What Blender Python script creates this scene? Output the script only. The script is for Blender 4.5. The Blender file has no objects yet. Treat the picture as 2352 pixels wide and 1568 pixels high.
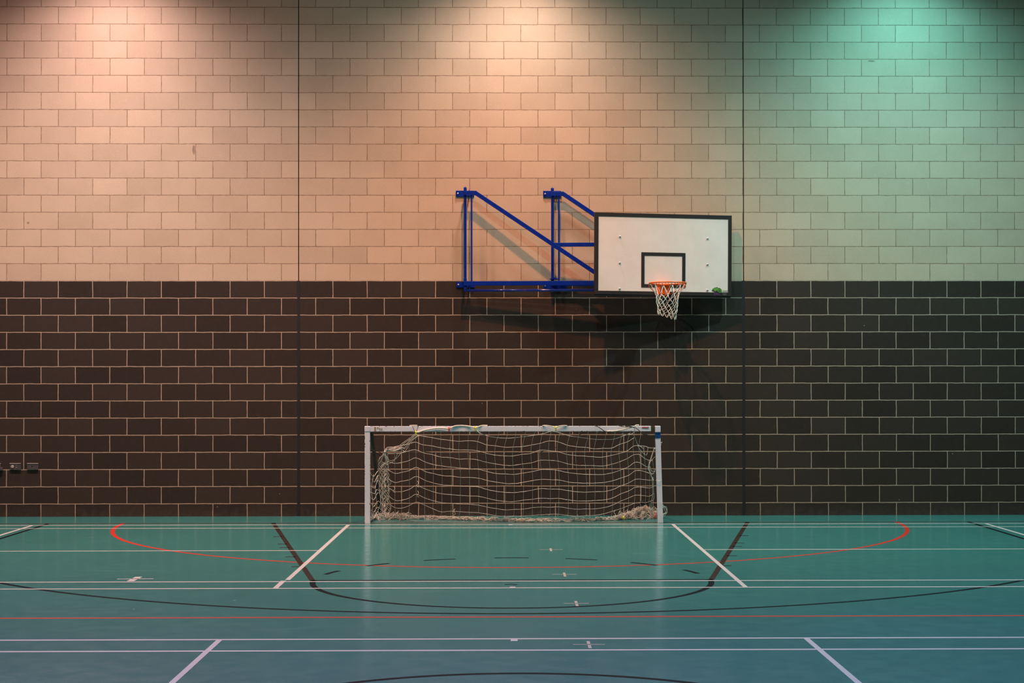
import bpy, bmesh, math, random
from mathutils import Vector, Matrix
random.seed(7)
S = bpy.context.scene
C = S.collection
PI = math.pi

# ------------------------------------------------------------ camera
CAM = (-0.18162, -20.88524, 1.77273)
F_PX, YAW, PITCH, ROLL, SX, SY = 3644.091, -0.011323, 0.006038, -0.001004, 30.638, 68.737
cd = bpy.data.cameras.new('camera'); cam = bpy.data.objects.new('camera', cd); C.objects.link(cam)
cd.sensor_fit = 'HORIZONTAL'; cd.sensor_width = 36.0
cd.lens = F_PX / 2352 * 36.0
cd.shift_x = -SX / 2352; cd.shift_y = SY / 2352
cd.clip_end = 200
cam.matrix_world = (Matrix.Translation(CAM) @ Matrix.Rotation(YAW, 4, 'Z')
                    @ Matrix.Rotation(PI/2 + PITCH, 4, 'X') @ Matrix.Rotation(ROLL, 4, 'Z'))
S.camera = cam

# ------------------------------------------------------------ world, exposure
w = bpy.data.worlds.new('hall'); S.world = w; w.use_nodes = True
w.node_tree.nodes['Background'].inputs[0].default_value = (0.5, 0.6, 0.6, 1)
w.node_tree.nodes['Background'].inputs[1].default_value = 0.0
S.view_settings.view_transform = 'Standard'
S.view_settings.look = 'None'
S.view_settings.gamma = 1.0
S.view_settings.use_curve_mapping = False
S.view_settings.exposure = 0.05

# ------------------------------------------------------------ hall lamps and added edge fills
def spot(name, loc, target, color, power, cone, blend, radius):
    l = bpy.data.lights.new(name, 'SPOT'); l.color = color; l.energy = power
    l.spot_size = math.radians(cone); l.spot_blend = blend; l.shadow_soft_size = radius
    o = bpy.data.objects.new(name, l); C.objects.link(o); o.location = loc
    d = Vector(target) - Vector(loc)
    o.rotation_euler = d.to_track_quat('-Z', 'Y').to_euler()
    return o
def area(name, loc, size, color, power, spread=180, target=None):
    l = bpy.data.lights.new(name, 'AREA'); l.color = color; l.energy = power
    l.shape = 'RECTANGLE'; l.size, l.size_y = size; l.spread = math.radians(spread)
    o = bpy.data.objects.new(name, l); C.objects.link(o); o.location = loc
    if target:
        d = Vector(target) - Vector(loc); o.rotation_euler = d.to_track_quat('-Z', 'Y').to_euler()
    return o
# three lamps hung close to the end wall just above the picture, a second row behind them, then the hall rows
spot('wall_lamp_pink', (-5.341, -0.940, 7.711), (-5.341, -1.240, 6.711), (1.0000, 0.7064, 0.6882), 836.4, 148.95, 1.000, 0.16)
spot('wall_lamp_amber', (-0.051, -0.940, 7.711), (-0.051, -1.240, 6.711), (1.0000, 0.7397, 0.6564), 814.5, 148.95, 1.000, 0.16)
spot('wall_lamp_teal', (5.008, -0.940, 7.711), (5.008, -1.240, 6.711), (0.2546, 0.9687, 1.0000), 627.4, 148.95, 1.000, 0.16)
spot('bay_lamp_pink', (-5.341, -3.100, 8.800), (-5.341, -3.197, 7.800), (1.0000, 0.7147, 0.6395), 2958.6, 117.19, 1.000, 0.11)
spot('bay_lamp_amber', (-0.051, -3.100, 8.800), (-0.051, -3.197, 7.800), (1.0000, 0.3594, 0.1579), 2502.9, 117.19, 1.000, 0.11)
spot('bay_lamp_teal', (5.008, -3.100, 8.800), (5.008, -3.197, 7.800), (0.6217, 1.0000, 0.9750), 2170.0, 117.19, 1.000, 0.11)
spot('hall_lamp_red', (-5.200, -7.501, 9.400), (-5.200, -7.501, 8.400), (1.0000, 0.0833, 0.0500), 473.7, 160.43, 0.300, 0.30)
spot('hall_lamp_white', (0.000, -7.501, 9.400), (0.000, -7.501, 8.400), (0.5242, 1.0000, 0.9677), 489.5, 160.43, 0.300, 0.05)
spot('far_lamp_rose', (-5.200, -14.500, 9.400), (-5.200, -14.500, 8.400), (0.5541, 0.5025, 1.0000), 2691.7, 112.30, 0.800, 0.30)
spot('far_lamp_blue', (5.200, -14.500, 9.400), (5.200, -14.500, 8.400), (0.2545, 0.4140, 1.0000), 2611.2, 112.30, 0.800, 0.30)
spot('outer_fill_pink', (-9.700, -3.100, 8.800), (-9.700, -3.100, 7.800), (1.0000, 0.5735, 0.4265), 1342.3, 117.19, 1.000, 0.11)  # unseen lamp, added to brighten the left edge of the wall
spot('outer_fill_teal', (9.900, -3.100, 8.800), (9.900, -3.100, 7.800), (0.9028, 1.0000, 0.8333), 284.2, 117.19, 1.000, 0.11)  # unseen lamp, added to lift the right edge of the wall
# ------------------------------------------------------------ helpers
def tag(o, label=None, cat=None, group=None, kind=None):
    if label: o['label'] = label
    if cat: o['category'] = cat
    if group: o['group'] = group
    if kind: o['kind'] = kind
    return o
def obj(name, bm, mat, parent=None, smooth=False):
    me = bpy.data.meshes.new(name)
    bmesh.ops.recalc_face_normals(bm, faces=bm.faces[:])
    bm.to_mesh(me); bm.free()
    if smooth:
        for p in me.polygons: p.use_smooth = True
    for m in (mat if isinstance(mat, (list, tuple)) else [mat]): me.materials.append(m)
    o = bpy.data.objects.new(name, me); C.objects.link(o)
    if parent: o.parent = parent
    return o
def thing(name, label, cat, loc=(0, 0, 0), group=None):
    o = bpy.data.objects.new(name, None); C.objects.link(o); o.location = loc
    o.empty_display_size = 0.1
    return tag(o, label, cat, group)
def NB(): return bmesh.new()
def box(bm, c, s, M=None, bevel=0.0, mi=0):
    r = bmesh.ops.create_cube(bm, size=1.0)
    vs = r['verts']
    bmesh.ops.scale(bm, vec=s, verts=vs)
    if bevel > 0:
        es = list({e for v in vs for e in v.link_edges})
        rb = bmesh.ops.bevel(bm, geom=es, offset=bevel, segments=2, affect='EDGES', profile=0.6)
        vs = list({v for f in rb['faces'] for v in f.verts} | {v for v in vs if v.is_valid})
    if M: bmesh.ops.transform(bm, matrix=M, verts=vs)
    bmesh.ops.translate(bm, vec=c, verts=vs)
    for f in {f for v in vs for f in v.link_faces}: f.material_index = mi
    return vs
def bar(bm, a, b, w, h, bevel=0.003, up=(0, 0, 1)):
    """rectangular bar from a to b; w across, h along 'up'"""
    a, b = Vector(a), Vector(b); d = b - a; L = d.length; d.normalize()
    up = Vector(up)
    if abs(d.dot(up)) > .99: up = Vector((0, 1, 0))
    x = d.cross(up).normalized(); z = x.cross(d).normalized()
    M = Matrix((x, d, z)).transposed().to_4x4()
    return box(bm, (a + b) / 2, (w, L, h), M, bevel)
def tube(bm, pts, r, n=6, closed=False, caps=True, radii=None):
    pts = [Vector(p) for p in pts]
    N = len(pts)
    if N < 2: return
    T = []
    for i in range(N):
        if closed: t = pts[(i+1) % N] - pts[i-1]
        else: t = pts[min(i+1, N-1)] - pts[max(i-1, 0)]
        if t.length < 1e-9: t = Vector((0, 0, 1))
        T.append(t.normalized())
    ref = Vector((0, 0, 1)) if abs(T[0].z) < .9 else Vector((1, 0, 0))
    u = T[0].cross(ref).normalized()
    rings = []
    for i in range(N):
        u = (u - T[i] * u.dot(T[i]))
        if u.length < 1e-6: u = T[i].orthogonal()
        u.normalize(); v = T[i].cross(u)
        rr = radii[i] if radii else r
        rings.append([bm.verts.new(pts[i] + (u*math.cos(2*PI*k/n) + v*math.sin(2*PI*k/n))*rr) for k in range(n)])
    m = N if closed else N-1
    for i in range(m):
        A, B = rings[i], rings[(i+1) % N]
        for k in range(n):
            bm.faces.new((A[k], A[(k+1) % n], B[(k+1) % n], B[k]))
    if caps and not closed:
        bm.faces.new(rings[0][::-1]); bm.faces.new(rings[-1])
def smooth_path(pts, sub=4, closed=False):
    P = [Vector(p) for p in pts]; N = len(P); out = []
    rng = range(N if closed else N-1)
    for i in rng:
        p0 = P[i-1] if (closed or i > 0) else P[0]
        p1 = P[i]; p2 = P[(i+1) % N]
        p3 = P[(i+2) % N] if (closed or i+2 < N) else P[-1]
        for k in range(sub):
            t = k / sub
            out.append(0.5*((2*p1) + (p2-p0)*t + (2*p0-5*p1+4*p2-p3)*t*t + (3*p1-p0-3*p2+p3)*t**3))
    if not closed: out.append(P[-1])
    return out
def cyl(bm, a, b, r, n=20):
    tube(bm, [a, b], r, n)

# ------------------------------------------------------------ materials
def mat(name, col, rough=0.5, metal=0.0, spec=0.5, coat=0.0):
    m = bpy.data.materials.new(name); m.use_nodes = True
    b = m.node_tree.nodes['Principled BSDF']
    b.inputs['Base Color'].default_value = (*col, 1)
    b.inputs['Roughness'].default_value = rough
    b.inputs['Metallic'].default_value = metal
    b.inputs['Specular IOR Level'].default_value = spec
    b.inputs['Coat Weight'].default_value = coat
    return m
class NT:
    def __init__(s, m): s.t = m.node_tree; s.b = s.t.nodes['Principled BSDF']
    def n(s, typ, **kw):
        x = s.t.nodes.new(typ)
        for k, v in kw.items(): setattr(x, k, v)
        return x
    def set(s, node, inp, v):
        if hasattr(v, 'is_linked') or isinstance(v, bpy.types.NodeSocket): s.t.links.new(v, node.inputs[inp])
        else: node.inputs[inp].default_value = v
    def math(s, op, a, b=0.0, c=0.0, clamp=False):
        x = s.n('ShaderNodeMath', operation=op); x.use_clamp = clamp
        s.set(x, 0, a); s.set(x, 1, b); s.set(x, 2, c); return x.outputs[0]
    def mix(s, f, a, b, blend='MIX'):
        x = s.n('ShaderNodeMix', data_type='RGBA', blend_type=blend)
        s.set(x, 0, f)
        for i, v in ((6, a), (7, b)):
            if isinstance(v, tuple): v = (*v[:3], 1)
            s.set(x, i, v)
        return x.outputs[2]
    def noise(s, vec, scale, detail=3, rough=0.5):
        x = s.n('ShaderNodeTexNoise'); s.set(x, 'Vector', vec)
        x.inputs['Scale'].default_value = scale; x.inputs['Detail'].default_value = detail
        x.inputs['Roughness'].default_value = rough
        return x.outputs[0]
    def ramp(s, v, lo, hi, a=0.0, b=1.0):
        x = s.n('ShaderNodeMapRange'); s.set(x, 0, v)
        x.inputs[1].default_value = lo; x.inputs[2].default_value = hi
        x.inputs[3].default_value = a; x.inputs[4].default_value = b
        return x.outputs[0]
    def mapping(s, vec, scale=(1, 1, 1), rot=(0, 0, 0), loc=(0, 0, 0)):
        x = s.n('ShaderNodeMapping'); s.set(x, 0, vec)
        x.inputs['Location'].default_value = loc
        x.inputs['Rotation'].default_value = rot; x.inputs['Scale'].default_value = scale
        return x.outputs[0]
    def coords(s): return s.n('ShaderNodeTexCoord').outputs['Object']
    def bump(s, h, strength, dist):
        x = s.n('ShaderNodeBump'); s.set(x, 'Height', h)
        x.inputs['Strength'].default_value = strength; x.inputs['Distance'].default_value = dist
        s.t.links.new(x.outputs[0], s.b.inputs['Normal'])
    def out(s, inp, v): s.set(s.b, inp, v)

ZB = 3.0925          # height where pale blocks start
def block_wall(name, axis='X'):
    m = mat(name, (.5, .5, .5), .8); t = NT(m)
    co = t.coords(); sep = t.n('ShaderNodeSeparateXYZ'); t.set(sep, 0, co)
    X = sep.outputs[axis]; Z = sep.outputs['Z']
    nz = t.n('ShaderNodeTexNoise'); t.set(nz, 'Vector', co); nz.inputs['Scale'].default_value = 7; nz.inputs['Detail'].default_value = 4
    s2 = t.n('ShaderNodeSeparateColor'); t.set(s2, 0, nz.outputs['Color'])
    dx = t.math('MULTIPLY', t.math('SUBTRACT', s2.outputs[0], .5), .010)
    dz = t.math('MULTIPLY', t.math('SUBTRACT', s2.outputs[1], .5), .010)
    cx = t.math('ADD', t.math('ADD', X, dx), 0.45*200)
    cz = t.math('ADD', t.math('ADD', Z, dz), -ZB + 0.225*101)
    cb = t.n('ShaderNodeCombineXYZ'); t.set(cb, 0, cx); t.set(cb, 1, cz)
    br = t.n('ShaderNodeTexBrick'); br.offset = 0.5; br.offset_frequency = 2; br.squash = 1
    t.set(br, 'Vector', cb.outputs[0])
    br.inputs['Color1'].default_value = (0, 0, 0, 1); br.inputs['Color2'].default_value = (1, 1, 1, 1)
    br.inputs['Mortar'].default_value = (.5, .5, .5, 1)
    br.inputs['Scale'].default_value = 1.0
    br.inputs['Mortar Size'].default_value = 0.0053
    br.inputs['Mortar Smooth'].default_value = 0.15
    br.inputs['Brick Width'].default_value = 0.45; br.inputs['Row Height'].default_value = 0.225
    tint = t.n('ShaderNodeSeparateColor'); t.set(tint, 0, br.outputs['Color']); tv = tint.outputs[0]
    fac = br.outputs['Fac']
    grain = t.noise(co, 90, 3, .7); cloud = t.noise(co, 2.2, 4, .6); mid = t.noise(co, 14, 4, .65)
    pale = t.mix(tv, (.502, .394, .289), (.590, .464, .342))
    pale = t.mix(t.ramp(cloud, .3, .7), pale, t.mix(1.0, pale, (.90, .90, .88), 'MULTIPLY'))
    pale = t.mix(t.ramp(grain, .38, .72, 0, .50), pale, (.36, .28, .205))
    pale = t.mix(t.ramp(mid, .58, .80, 0, .22), pale, (.66, .55, .43))
    pm = t.mix(t.ramp(mid, .3, .7), (.19, .125, .080), (.36, .265, .185))  # mortar between pale blocks, darkened to hold the shade of recessed joints
    palec = t.mix(fac, pale, pm)
    dark = t.mix(tv, (0.0320, 0.0240, 0.0196), (0.0452, 0.0339, 0.0277))
    dark = t.mix(t.ramp(mid, .5, .85, 0, .35), dark, (0.0680, 0.0510, 0.0416))
    # small knocks that bare the block
    vo = t.n('ShaderNodeTexVoronoi'); t.set(vo, 'Vector', cb.outputs[0]); vo.inputs['Scale'].default_value = 2.6
    chip = t.math('LESS_THAN', vo.outputs['Distance'], .022)
    sc = t.n('ShaderNodeSeparateColor'); t.set(sc, 0, vo.outputs['Color'])
    chip = t.math('MULTIPLY', chip, t.math('GREATER_THAN', sc.outputs[0], .55))
    dark = t.mix(t.math('MULTIPLY', chip, .55), dark, (.33, .30, .26))
    dm = t.mix(t.ramp(mid, .3, .7), (.36, .275, .205), (.50, .39, .30))
    dust = t.math('MULTIPLY', t.ramp(Z, .02, .14, .55, 0), t.ramp(mid, .3, .7))
    dark = t.mix(dust, dark, (.085, .065, .055))
    # old stains and knocked corners on the pale blocks
    if axis == 'X':
        for (qx, qz, rx, rz) in ((-4.300, 4.815, .020, .062), (-6.470, 3.855, .016, .016), (4.63, 5.990, .05, .014)):
            a_ = t.math('DIVIDE', t.math('SUBTRACT', t.math('ADD', X, t.math('MULTIPLY', dx, 4.0)), qx), rx)
            b_ = t.math('DIVIDE', t.math('SUBTRACT', t.math('ADD', Z, t.math('MULTIPLY', dz, 4.0)), qz), rz)
            r2 = t.math('ADD', t.math('MULTIPLY', a_, a_), t.math('MULTIPLY', b_, b_))
            palec = t.mix(t.ramp(r2,   .5, 1.3, .62, 0), palec, (.16, .105, .065))
    darkc = t.mix(fac, dark, dm)
    up = t.math('GREATER_THAN', t.math('ADD', Z, dz), ZB + .0045)
    # bottom edge scuffed dull
    t.out('Base Color', t.mix(up, darkc, palec))
    t.out('Roughness', t.mix(up, t.mix(fac, (.46,)*3, (.85,)*3), (.88,)*3))
    t.out('Specular IOR Level', t.ramp(up, 0, 1, .22, .12))
    h = t.math('SUBTRACT', t.math('MULTIPLY', grain, .25), fac)
    t.bump(h, .55, .004)
    return m
M_wall = block_wall('block_wall', 'X')
M_side = block_wall('block_wall_side', 'Y')
M_ceil = mat('ceiling_panel', (.30, .30, .28), .8)

def floor_mat():
    m = mat('sports_floor', (.05, .2, .17), .3); t = NT(m)
    co = t.coords()
    streak = t.noise(t.mapping(co, (1.0, 1.6, 1), (0, 0, .05)), 2.6, 6, .65)
    cloud = t.noise(co, .55, 4, .55)
    base = t.mix(t.ramp(cloud, .3, .7), (0.0249, 0.1472, 0.1417), (0.0282, 0.1668, 0.1606))
    base = t.mix(t.ramp(streak, .40, .80, 0, .22), base, (0.0331, 0.1962, 0.1889))
    # pale scuffs and drag marks
    sc = None
    for (sx, sy, rz, loc) in ((.5, 9, .35, 0), (.6, 7, -.9, 5), (.55, 8, 1.25, 11)):
        n1 = t.noise(t.mapping(co, (sx, sy, 1), (0, 0, rz), (loc, loc, 0)), 1.6, 4, .6)
        k = t.ramp(n1, .66, .74, 0, 1)
        sc = k if sc is None else t.math('MAXIMUM', sc, k)
    mask = t.ramp(t.noise(co, 1.1, 2), .45, .65)
    sc = t.math('MULTIPLY', t.math('MULTIPLY', sc, mask), .55, clamp=True)
    base = t.mix(sc, base, (.20, .36, .32))
    vo = t.n('ShaderNodeTexVoronoi'); t.set(vo, 'Vector', co); vo.inputs['Scale'].default_value = 1.3
    s3 = t.n('ShaderNodeSeparateColor'); t.set(s3, 0, vo.outputs['Color'])
    sp = t.math('MULTIPLY', t.math('LESS_THAN', vo.outputs['Distance'], .014), t.math('GREATER_THAN', s3.outputs[0], .6))
    base = t.mix(t.math('MULTIPLY', sp, .5), base, (.45, .50, .46))
    t.out('Base Color', base)
    t.out('Roughness', t.ramp(t.noise(co, 6, 3), .3, .7, .17, .22))
    t.out('Specular IOR Level', .55)
    return m
M_floor = floor_mat()
def paint(name, col, rough=.30, spec=.35):
    m = mat(name, col, rough, spec=spec); t = NT(m)
    n1 = t.noise(t.coords(), 9, 4, .65)
    t.out('Base Color', t.mix(t.ramp(n1, .35, .8, 0, .35), col, tuple(c*.72 for c in col)))
    return m
P_white = paint('line_white', (.46, .46, .47))
P_dark = paint('line_dark', (.020, .015, .014), .6, .05)
P_black = paint('line_black', (.006, .010, .013), .6, .02)
P_tape = paint('tape_grey', (.40, .38, .34))
P_red = paint('line_red', (.33, .025, .015), .5, .1)
P_end = paint('line_maroon', (.065, .022, .018))
M_seal = mat('joint_sealant', (.008, .009, .012), .6)
def worn_white(name, axis=None, mid=0.0, half=.0):
    m = mat(name, (.7, .7, .75), .42); t = NT(m); co = t.coords()
    n1 = t.noise(co, 26, 5, .7); n2 = t.noise(t.mapping(co, (1, 1, 1), (0, 0, 0), (4, 3, 1)), 70, 3, .6)
    c = t.mix(t.ramp(n2, .4, .8, 0, .4), (.72, .78, .90), (.84, .86, .93))
    c = t.mix(t.ramp(n1, .70, .74), c, (.09, .075, .06))
    if axis:     # knocks along the arrises bare the dark metal
        sp_ = t.n('ShaderNodeSeparateXYZ'); t.set(sp_, 0, co)
        d = t.math('ABSOLUTE', t.math('SUBTRACT', sp_.outputs[axis], mid))
        e = t.ramp(d, half-.010, half, 0, .22)
        n3 = t.noise(co, 38, 3, .6)
        c = t.mix(t.math('GREATER_THAN', t.math('ADD', n3, e), .765), c, (.05, .04, .035))
    t.out('Base Color', c); return m
M_goal = worn_white('worn_white_steel')
M_goalbar = worn_white('worn_white_bar', 'Z', 1.179, .033)
M_goalpost = worn_white('worn_white_post', 'X', -1.8195, .033)
M_blue = mat('blue_enamel', (.002, .022, .27), .38, spec=.3)
t = NT(M_blue); t.out('Roughness', t.ramp(t.noise(t.coords(), 20, 3), .3, .7, .26, .38))
M_bluegloss = mat('blue_gloss_tube', (.004, .020, .22), .18, coat=.5)
M_bolt = mat('zinc_bolt', (.62, .60, .56), .32, .9)
M_black = mat('black_steel', (.008, .007, .007), .5)
M_cord = mat('black_cord', (.010, .009, .008), .8)
def board_mat():
    m = mat('board_white', (.6, .57, .52), .38); t = NT(m); co = t.coords()
    c = t.mix(t.ramp(t.noise(co, 3.5, 4, .6), .35, .7), (.82, .75, .70), (.75, .685, .64))
    sm = t.math('MULTIPLY', t.ramp(t.noise(t.mapping(co, (1, 1, 3)), 22, 4, .7), .60, .75, 0, .45), t.ramp(t.noise(co, 2.0, 2), .5, .62))
    c = t.mix(sm, c, (.34, .31, .28)); t.out('Base Color', c); return m
M_board = board_mat()
M_bpaint = mat('board_black', (.018, .015, .015), .5)
M_orange = mat('orange_enamel', (.80, .130, .015), .32, coat=.2)
M_orange2 = mat('orange_plate', (.88, .125, .010), .4)
def rope(name, col):
    m = mat(name, col, .85); t = NT(m)
    t.out('Base Color', t.mix(t.ramp(t.noise(t.coords(), 30, 3), .3, .7), col, tuple(c*.72 for c in col))); return m
M_net = rope('hoop_net_cord', (.74, .69, .62))
M_twine = rope('goal_net_twine', (.80, .75, .66))
M_heap = rope('heaped_twine', (.60, .53, .45))
M_ropew = rope('goal_lashing_rope', (.74, .69, .60))
M_yellow = mat('yellow_tie', (.62, .62, .02), .5)
M_redtie = mat('red_tie', (.55, .05, .05), .5)
M_tapeblue = mat('blue_tape', (.004, .085, .30), .4)
M_green = mat('sticker_green', (.10, .36, .03), .5)
t = NT(M_green); t.out('Base Color', t.mix(t.ramp(t.noise(t.coords(), 55, 3), .4, .6), (.025, .12, .015), (.20, .50, .08)))
M_dkgreen = mat('sticker_dark', (.02, .03, .012), .5)
M_purple = mat('sticker_purple', (.10, .03, .13), .5)
M_grey = mat('sticker_grey', (.20, .18, .16), .6)
M_socket = mat('brushed_metal_plate', (.14, .12, .13), .42, .55)
t = NT(M_socket); t.out('Roughness', t.ramp(t.noise(t.mapping(t.coords(), (1, 1, 12)), 30, 3), .3, .7, .35, .5))

# ------------------------------------------------------------ setting
XJ = (-2.925, 2.935)      # movement joints
X0, X1, YB, ZT = -13.5, 13.5, -27.0, 9.6
bm = NB()
G = .0065
for a, b in ((X0, XJ[0]-G), (XJ[0]+G, XJ[1]-G), (XJ[1]+G, X1)):
    box(bm, ((a+b)/2, .12, ZT/2), (b-a, .24, ZT))
tag(obj('wall_back', bm, M_wall), kind='structure')
def sealant(name, xj):
    bm = NB(); rnd = random.Random(int(xj*100))
    box(bm, (xj, .05, (ZB+ZT)/2), (2*G, .06, ZT-ZB))
    # lower run: sealant smeared over the arrises
    n = 60; L = []; R = []
    for i in range(n+1):
        z = ZB*i/n
        L.append((xj - .015 - rnd.random()*.008, z)); R.append((xj + .015 + rnd.random()*.008, z))
    for i in range(n):
        a, b, c, d = L[i], R[i], R[i+1], L[i+1]
        f = [bm.verts.new((p[0], -.0012, p[1])) for p in (a, b, c, d)]
        bk = [bm.verts.new((p[0], .004, p[1])) for p in (a, b, c, d)]
        bm.faces.new(f)
        for k in range(4): bm.faces.new((f[k], bk[k], bk[(k+1) % 4], f[(k+1) % 4]))
    box(bm, (xj, .02, ZB/2), (2*G, .03, ZB))
    return tag(obj(name, bm, M_seal), kind='structure')
sealant('trim_1', XJ[0]); sealant('trim_2', XJ[1])
bm = NB(); box(bm, ((X0+X1)/2, (YB)/2, -.10), (X1-X0+.4, -YB+.4, .20)); FLOOR = tag(obj('floor', bm, M_floor), kind='structure')
bm = NB(); box(bm, ((X0+X1)/2, YB/2, ZT+.1), (X1-X0+.4, -YB+.4, .20)); tag(obj('ceiling', bm, M_ceil), kind='structure')
bm = NB(); box(bm, (X0-.1, YB/2, ZT/2), (.2, -YB, ZT)); tag(obj('wall_left', bm, M_side), kind='structure')
bm = NB(); box(bm, (X1+.1, YB/2, ZT/2), (.2, -YB, ZT)); tag(obj('wall_right', bm, M_side), kind='structure')
bm = NB(); box(bm, (0, YB-.1, ZT/2), (X1-X0, .2, ZT)); tag(obj('wall_front', bm, M_wall), kind='structure')

# ------------------------------------------------------------ court markings, painted on the floor
def strip(bm, P, w, h):
    """painted band of width w following points P (x,y), top at height h"""
    P = [Vector((p[0], p[1], 0)) for p in P]; n = len(P); L = []; R = []
    for i in range(n):
        t_ = (P[min(i+1, n-1)] - P[max(i-1, 0)]).normalized(); s = Vector((-t_.y, t_.x, 0)) * w/2
        L.append(bm.verts.new(P[i] + s + Vector((0, 0, h)))); R.append(bm.verts.new(P[i] - s + Vector((0, 0, h))))
    for i in range(n-1): bm.faces.new((L[i], R[i], R[i+1], L[i+1]))
def arc(c, r, a0, a1, n=96):
    return [(c[0] + r*math.cos(math.radians(a0+(a1-a0)*i/n)), c[1] + r*math.sin(math.radians(a0+(a1-a0)*i/n))) for i in range(n+1)]
def marking(name, mtl, h, *runs):
    bm = NB()
    for P, w_ in runs: strip(bm, P, w_, h)
    for f in bm.faces:
        if f.normal.z < 0: f.normal_flip()
    me = bpy.data.meshes.new(name); bm.to_mesh(me); bm.free(); me.materials.append(mtl)
    o = bpy.data.objects.new(name, me); C.objects.link(o); o.parent = FLOOR
    return o
H1, H2, H3 = .0004, .0007, .0010
XL, XR = X0+.3, X1-.3
KX, KY = -.1406, -.9524
ln = lambda y, x0=XL, x1=XR: [(x0, y), (x1, y)]
marking('red_arc_line', P_red, H1, (arc((-.14, -.95), 4.84, 180, 360, 140), .052))
marking('red_cross_line', P_red, H1, (ln(-8.945), .05))
marking('end_line', P_end, H2, (ln(-1.010), .062))
k = .025
marking('key_line', P_dark, H2, ([(KX-3+k, KY-.02), (KX-1.8+k, KY-5.8)], .052))
marking('key_line', P_dark, H2, ([(KX+3-k, KY-.02), (KX+1.8-k, KY-5.8)], .052))
marking('free_throw_line', P_black, H2, (ln(-6.735, KX-1.79, KX+1.79), .05))
marking('free_throw_circle', P_black, H2, (arc((KX, -6.72), 1.765, 180, 360), .052))
for a0, a1 in ((156.5, 166), (132.5, 142), (108.5, 119.4), (84.5, 95.6), (61.4, 72.2), (37.9, 48.7), (14, 24)):
    marking('free_throw_dash', P_black, H2, (arc((KX, -6.72), 1.765, a0, a1, 10), .05))
a = math.degrees(math.asin(5.74/6.25))
marking('three_point_line', P_black, H2, ([(-5.905, -1.03), (-5.905, -4.93)], .05), ([(5.60, -1.03), (5.61, -5.02)], .05),
        (arc((-.135, -2.53), 6.25, 270-67.6, 270+66.5, 140), .052))
marking('centre_circle_line', P_black, H2, (arc((-.13, -13.05), 1.80, 0, 360, 140), .052))
for d in (2.73, 3.56, 3.925, 4.82, 5.68):
    u = (d - .952)/5.8
    xa = KX-3 - 0 + 1.2*u; xb = KX+3 - 1.2*u
    marking('key_tick', P_dark, H2, ([(xa-.085, -d), (xa+.02, -d)], .05))
    marking('key_tick', P_dark, H2, ([(xb-.02, -d), (xb+.085, -d)], .05))
marking('court_line', P_white, H3, (ln(-1.250), .055))
marking('court_line', P_white, H3, (ln(-1.689), .050))
marking('court_line', P_white, H3, (ln(-4.237, XL, -2.165), .045))
marking('court_line', P_white, H3, (ln(-4.232, 1.885, XR), .045))
for y in (-6.812, -7.272, -9.962, -10.425): marking('court_line', P_white, H3, (ln(y), .046))
marking('side_line', P_white, H3+.0002, ([(-2.145, -1.25), (-2.145, -6.70)], .045), ([(-2.172, -6.75), (-2.172, -7.27)], .045))
marking('side_line', P_white, H3+.0002, ([(1.862, -1.25), (1.864, -7.27)], .042))
marking('side_line', P_white, H3+.0002, ([(-2.157, -9.96), (-2.15, -15.5)], .040))
marking('side_line', P_white, H3+.0002, ([(1.874, -9.96), (1.880, -15.5)], .040))
marking('side_line', P_white, H3+.0002, ([(-6.035, -1.25), (-6.02, -9.5)], .045))
marking('side_line', P_white, H3+.0002, ([(5.745, -1.25), (5.80, -9.5)], .045))
for x, y, hw in ((.273, -4.205, .125), (.340, -6.345, .113), (.367, -8.235, .100), (.366, -10.208, .108)):
    marking('tape_cross', P_tape, H3+.0002, ([(x-hw, y), (x+hw, y)], .020), ([(x, y+.14), (x, y-.15)], .022))
marking('tape_cross', P_white, H3+.0002, ([(-3.685, -6.60), (-3.363, -6.58)], .03), ([(-3.525, -6.44), (-3.53, -6.76)], .065))
for x, y in ((-.139, -7.245), (-.137, -10.02), (-.147, -1.30)):
    marking('tape_tab', P_white, H3+.0003, ([(x-.024, y), (x+.024, y)], .085))
marking('scuff_mark', P_black, H3, ([(-.205, -7.06), (-.15, -7.02), (-.10, -7.07)], .03))

# ------------------------------------------------------------ basketball board on its folding wall frame
HOOP = thing('basketball_hoop', 'white basketball backboard with orange ring on a blue frame folded against the block wall', 'basketball hoop', (0, 0, 0))
YA = math.radians(9.5)
BC = Vector((1.850, -.315, 3.411))
NRM = Vector((math.sin(YA), -math.cos(YA), 0)); BX = Vector((math.cos(YA), math.sin(YA), 0))
MB = Matrix.Translation(BC) @ Matrix.Rotation(YA, 4, 'Z') @ Matrix.Rotation(math.radians(.35), 4, 'Y')   # local: x along board, -y out of its face, z up
BW, BH = 1.828, 1.050
def onb(bm): bmesh.ops.transform(bm, matrix=MB, verts=bm.verts[:]); return bm
bm = NB(); box(bm, (0, .020, 0), (BW, .036, BH), bevel=.003)
BOARD = obj('backboard', onb(bm), M_board, HOOP); BOARD['label'] = 'white board panel'
def ring_rect(bm, x0, x1, z0, z1, w_, y0, y1):
    for (a, b, c, d) in ((x0, x1, z1-w_, z1), (x0, x1, z0, z0+w_), (x0, x0+w_, z0+w_, z1-w_), (x1-w_, x1, z0+w_, z1-w_)):
        box(bm, ((a+b)/2, (y0+y1)/2, (c+d)/2), (b-a, y1-y0, d-c))
bm = NB(); ring_rect(bm, -BW/2, BW/2, -BH/2, BH/2, .045, -.0025, .004)
ring_rect(bm, -BW/2-.003, BW/2+.003, -BH/2-.003, BH/2+.003, .008, -.0015, .046)
box(bm, (0, .020, -BH/2-.012), (BW-.01, .03, .024))
tag(obj('border', onb(bm), M_bpaint, BOARD), 'black painted border')
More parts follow.
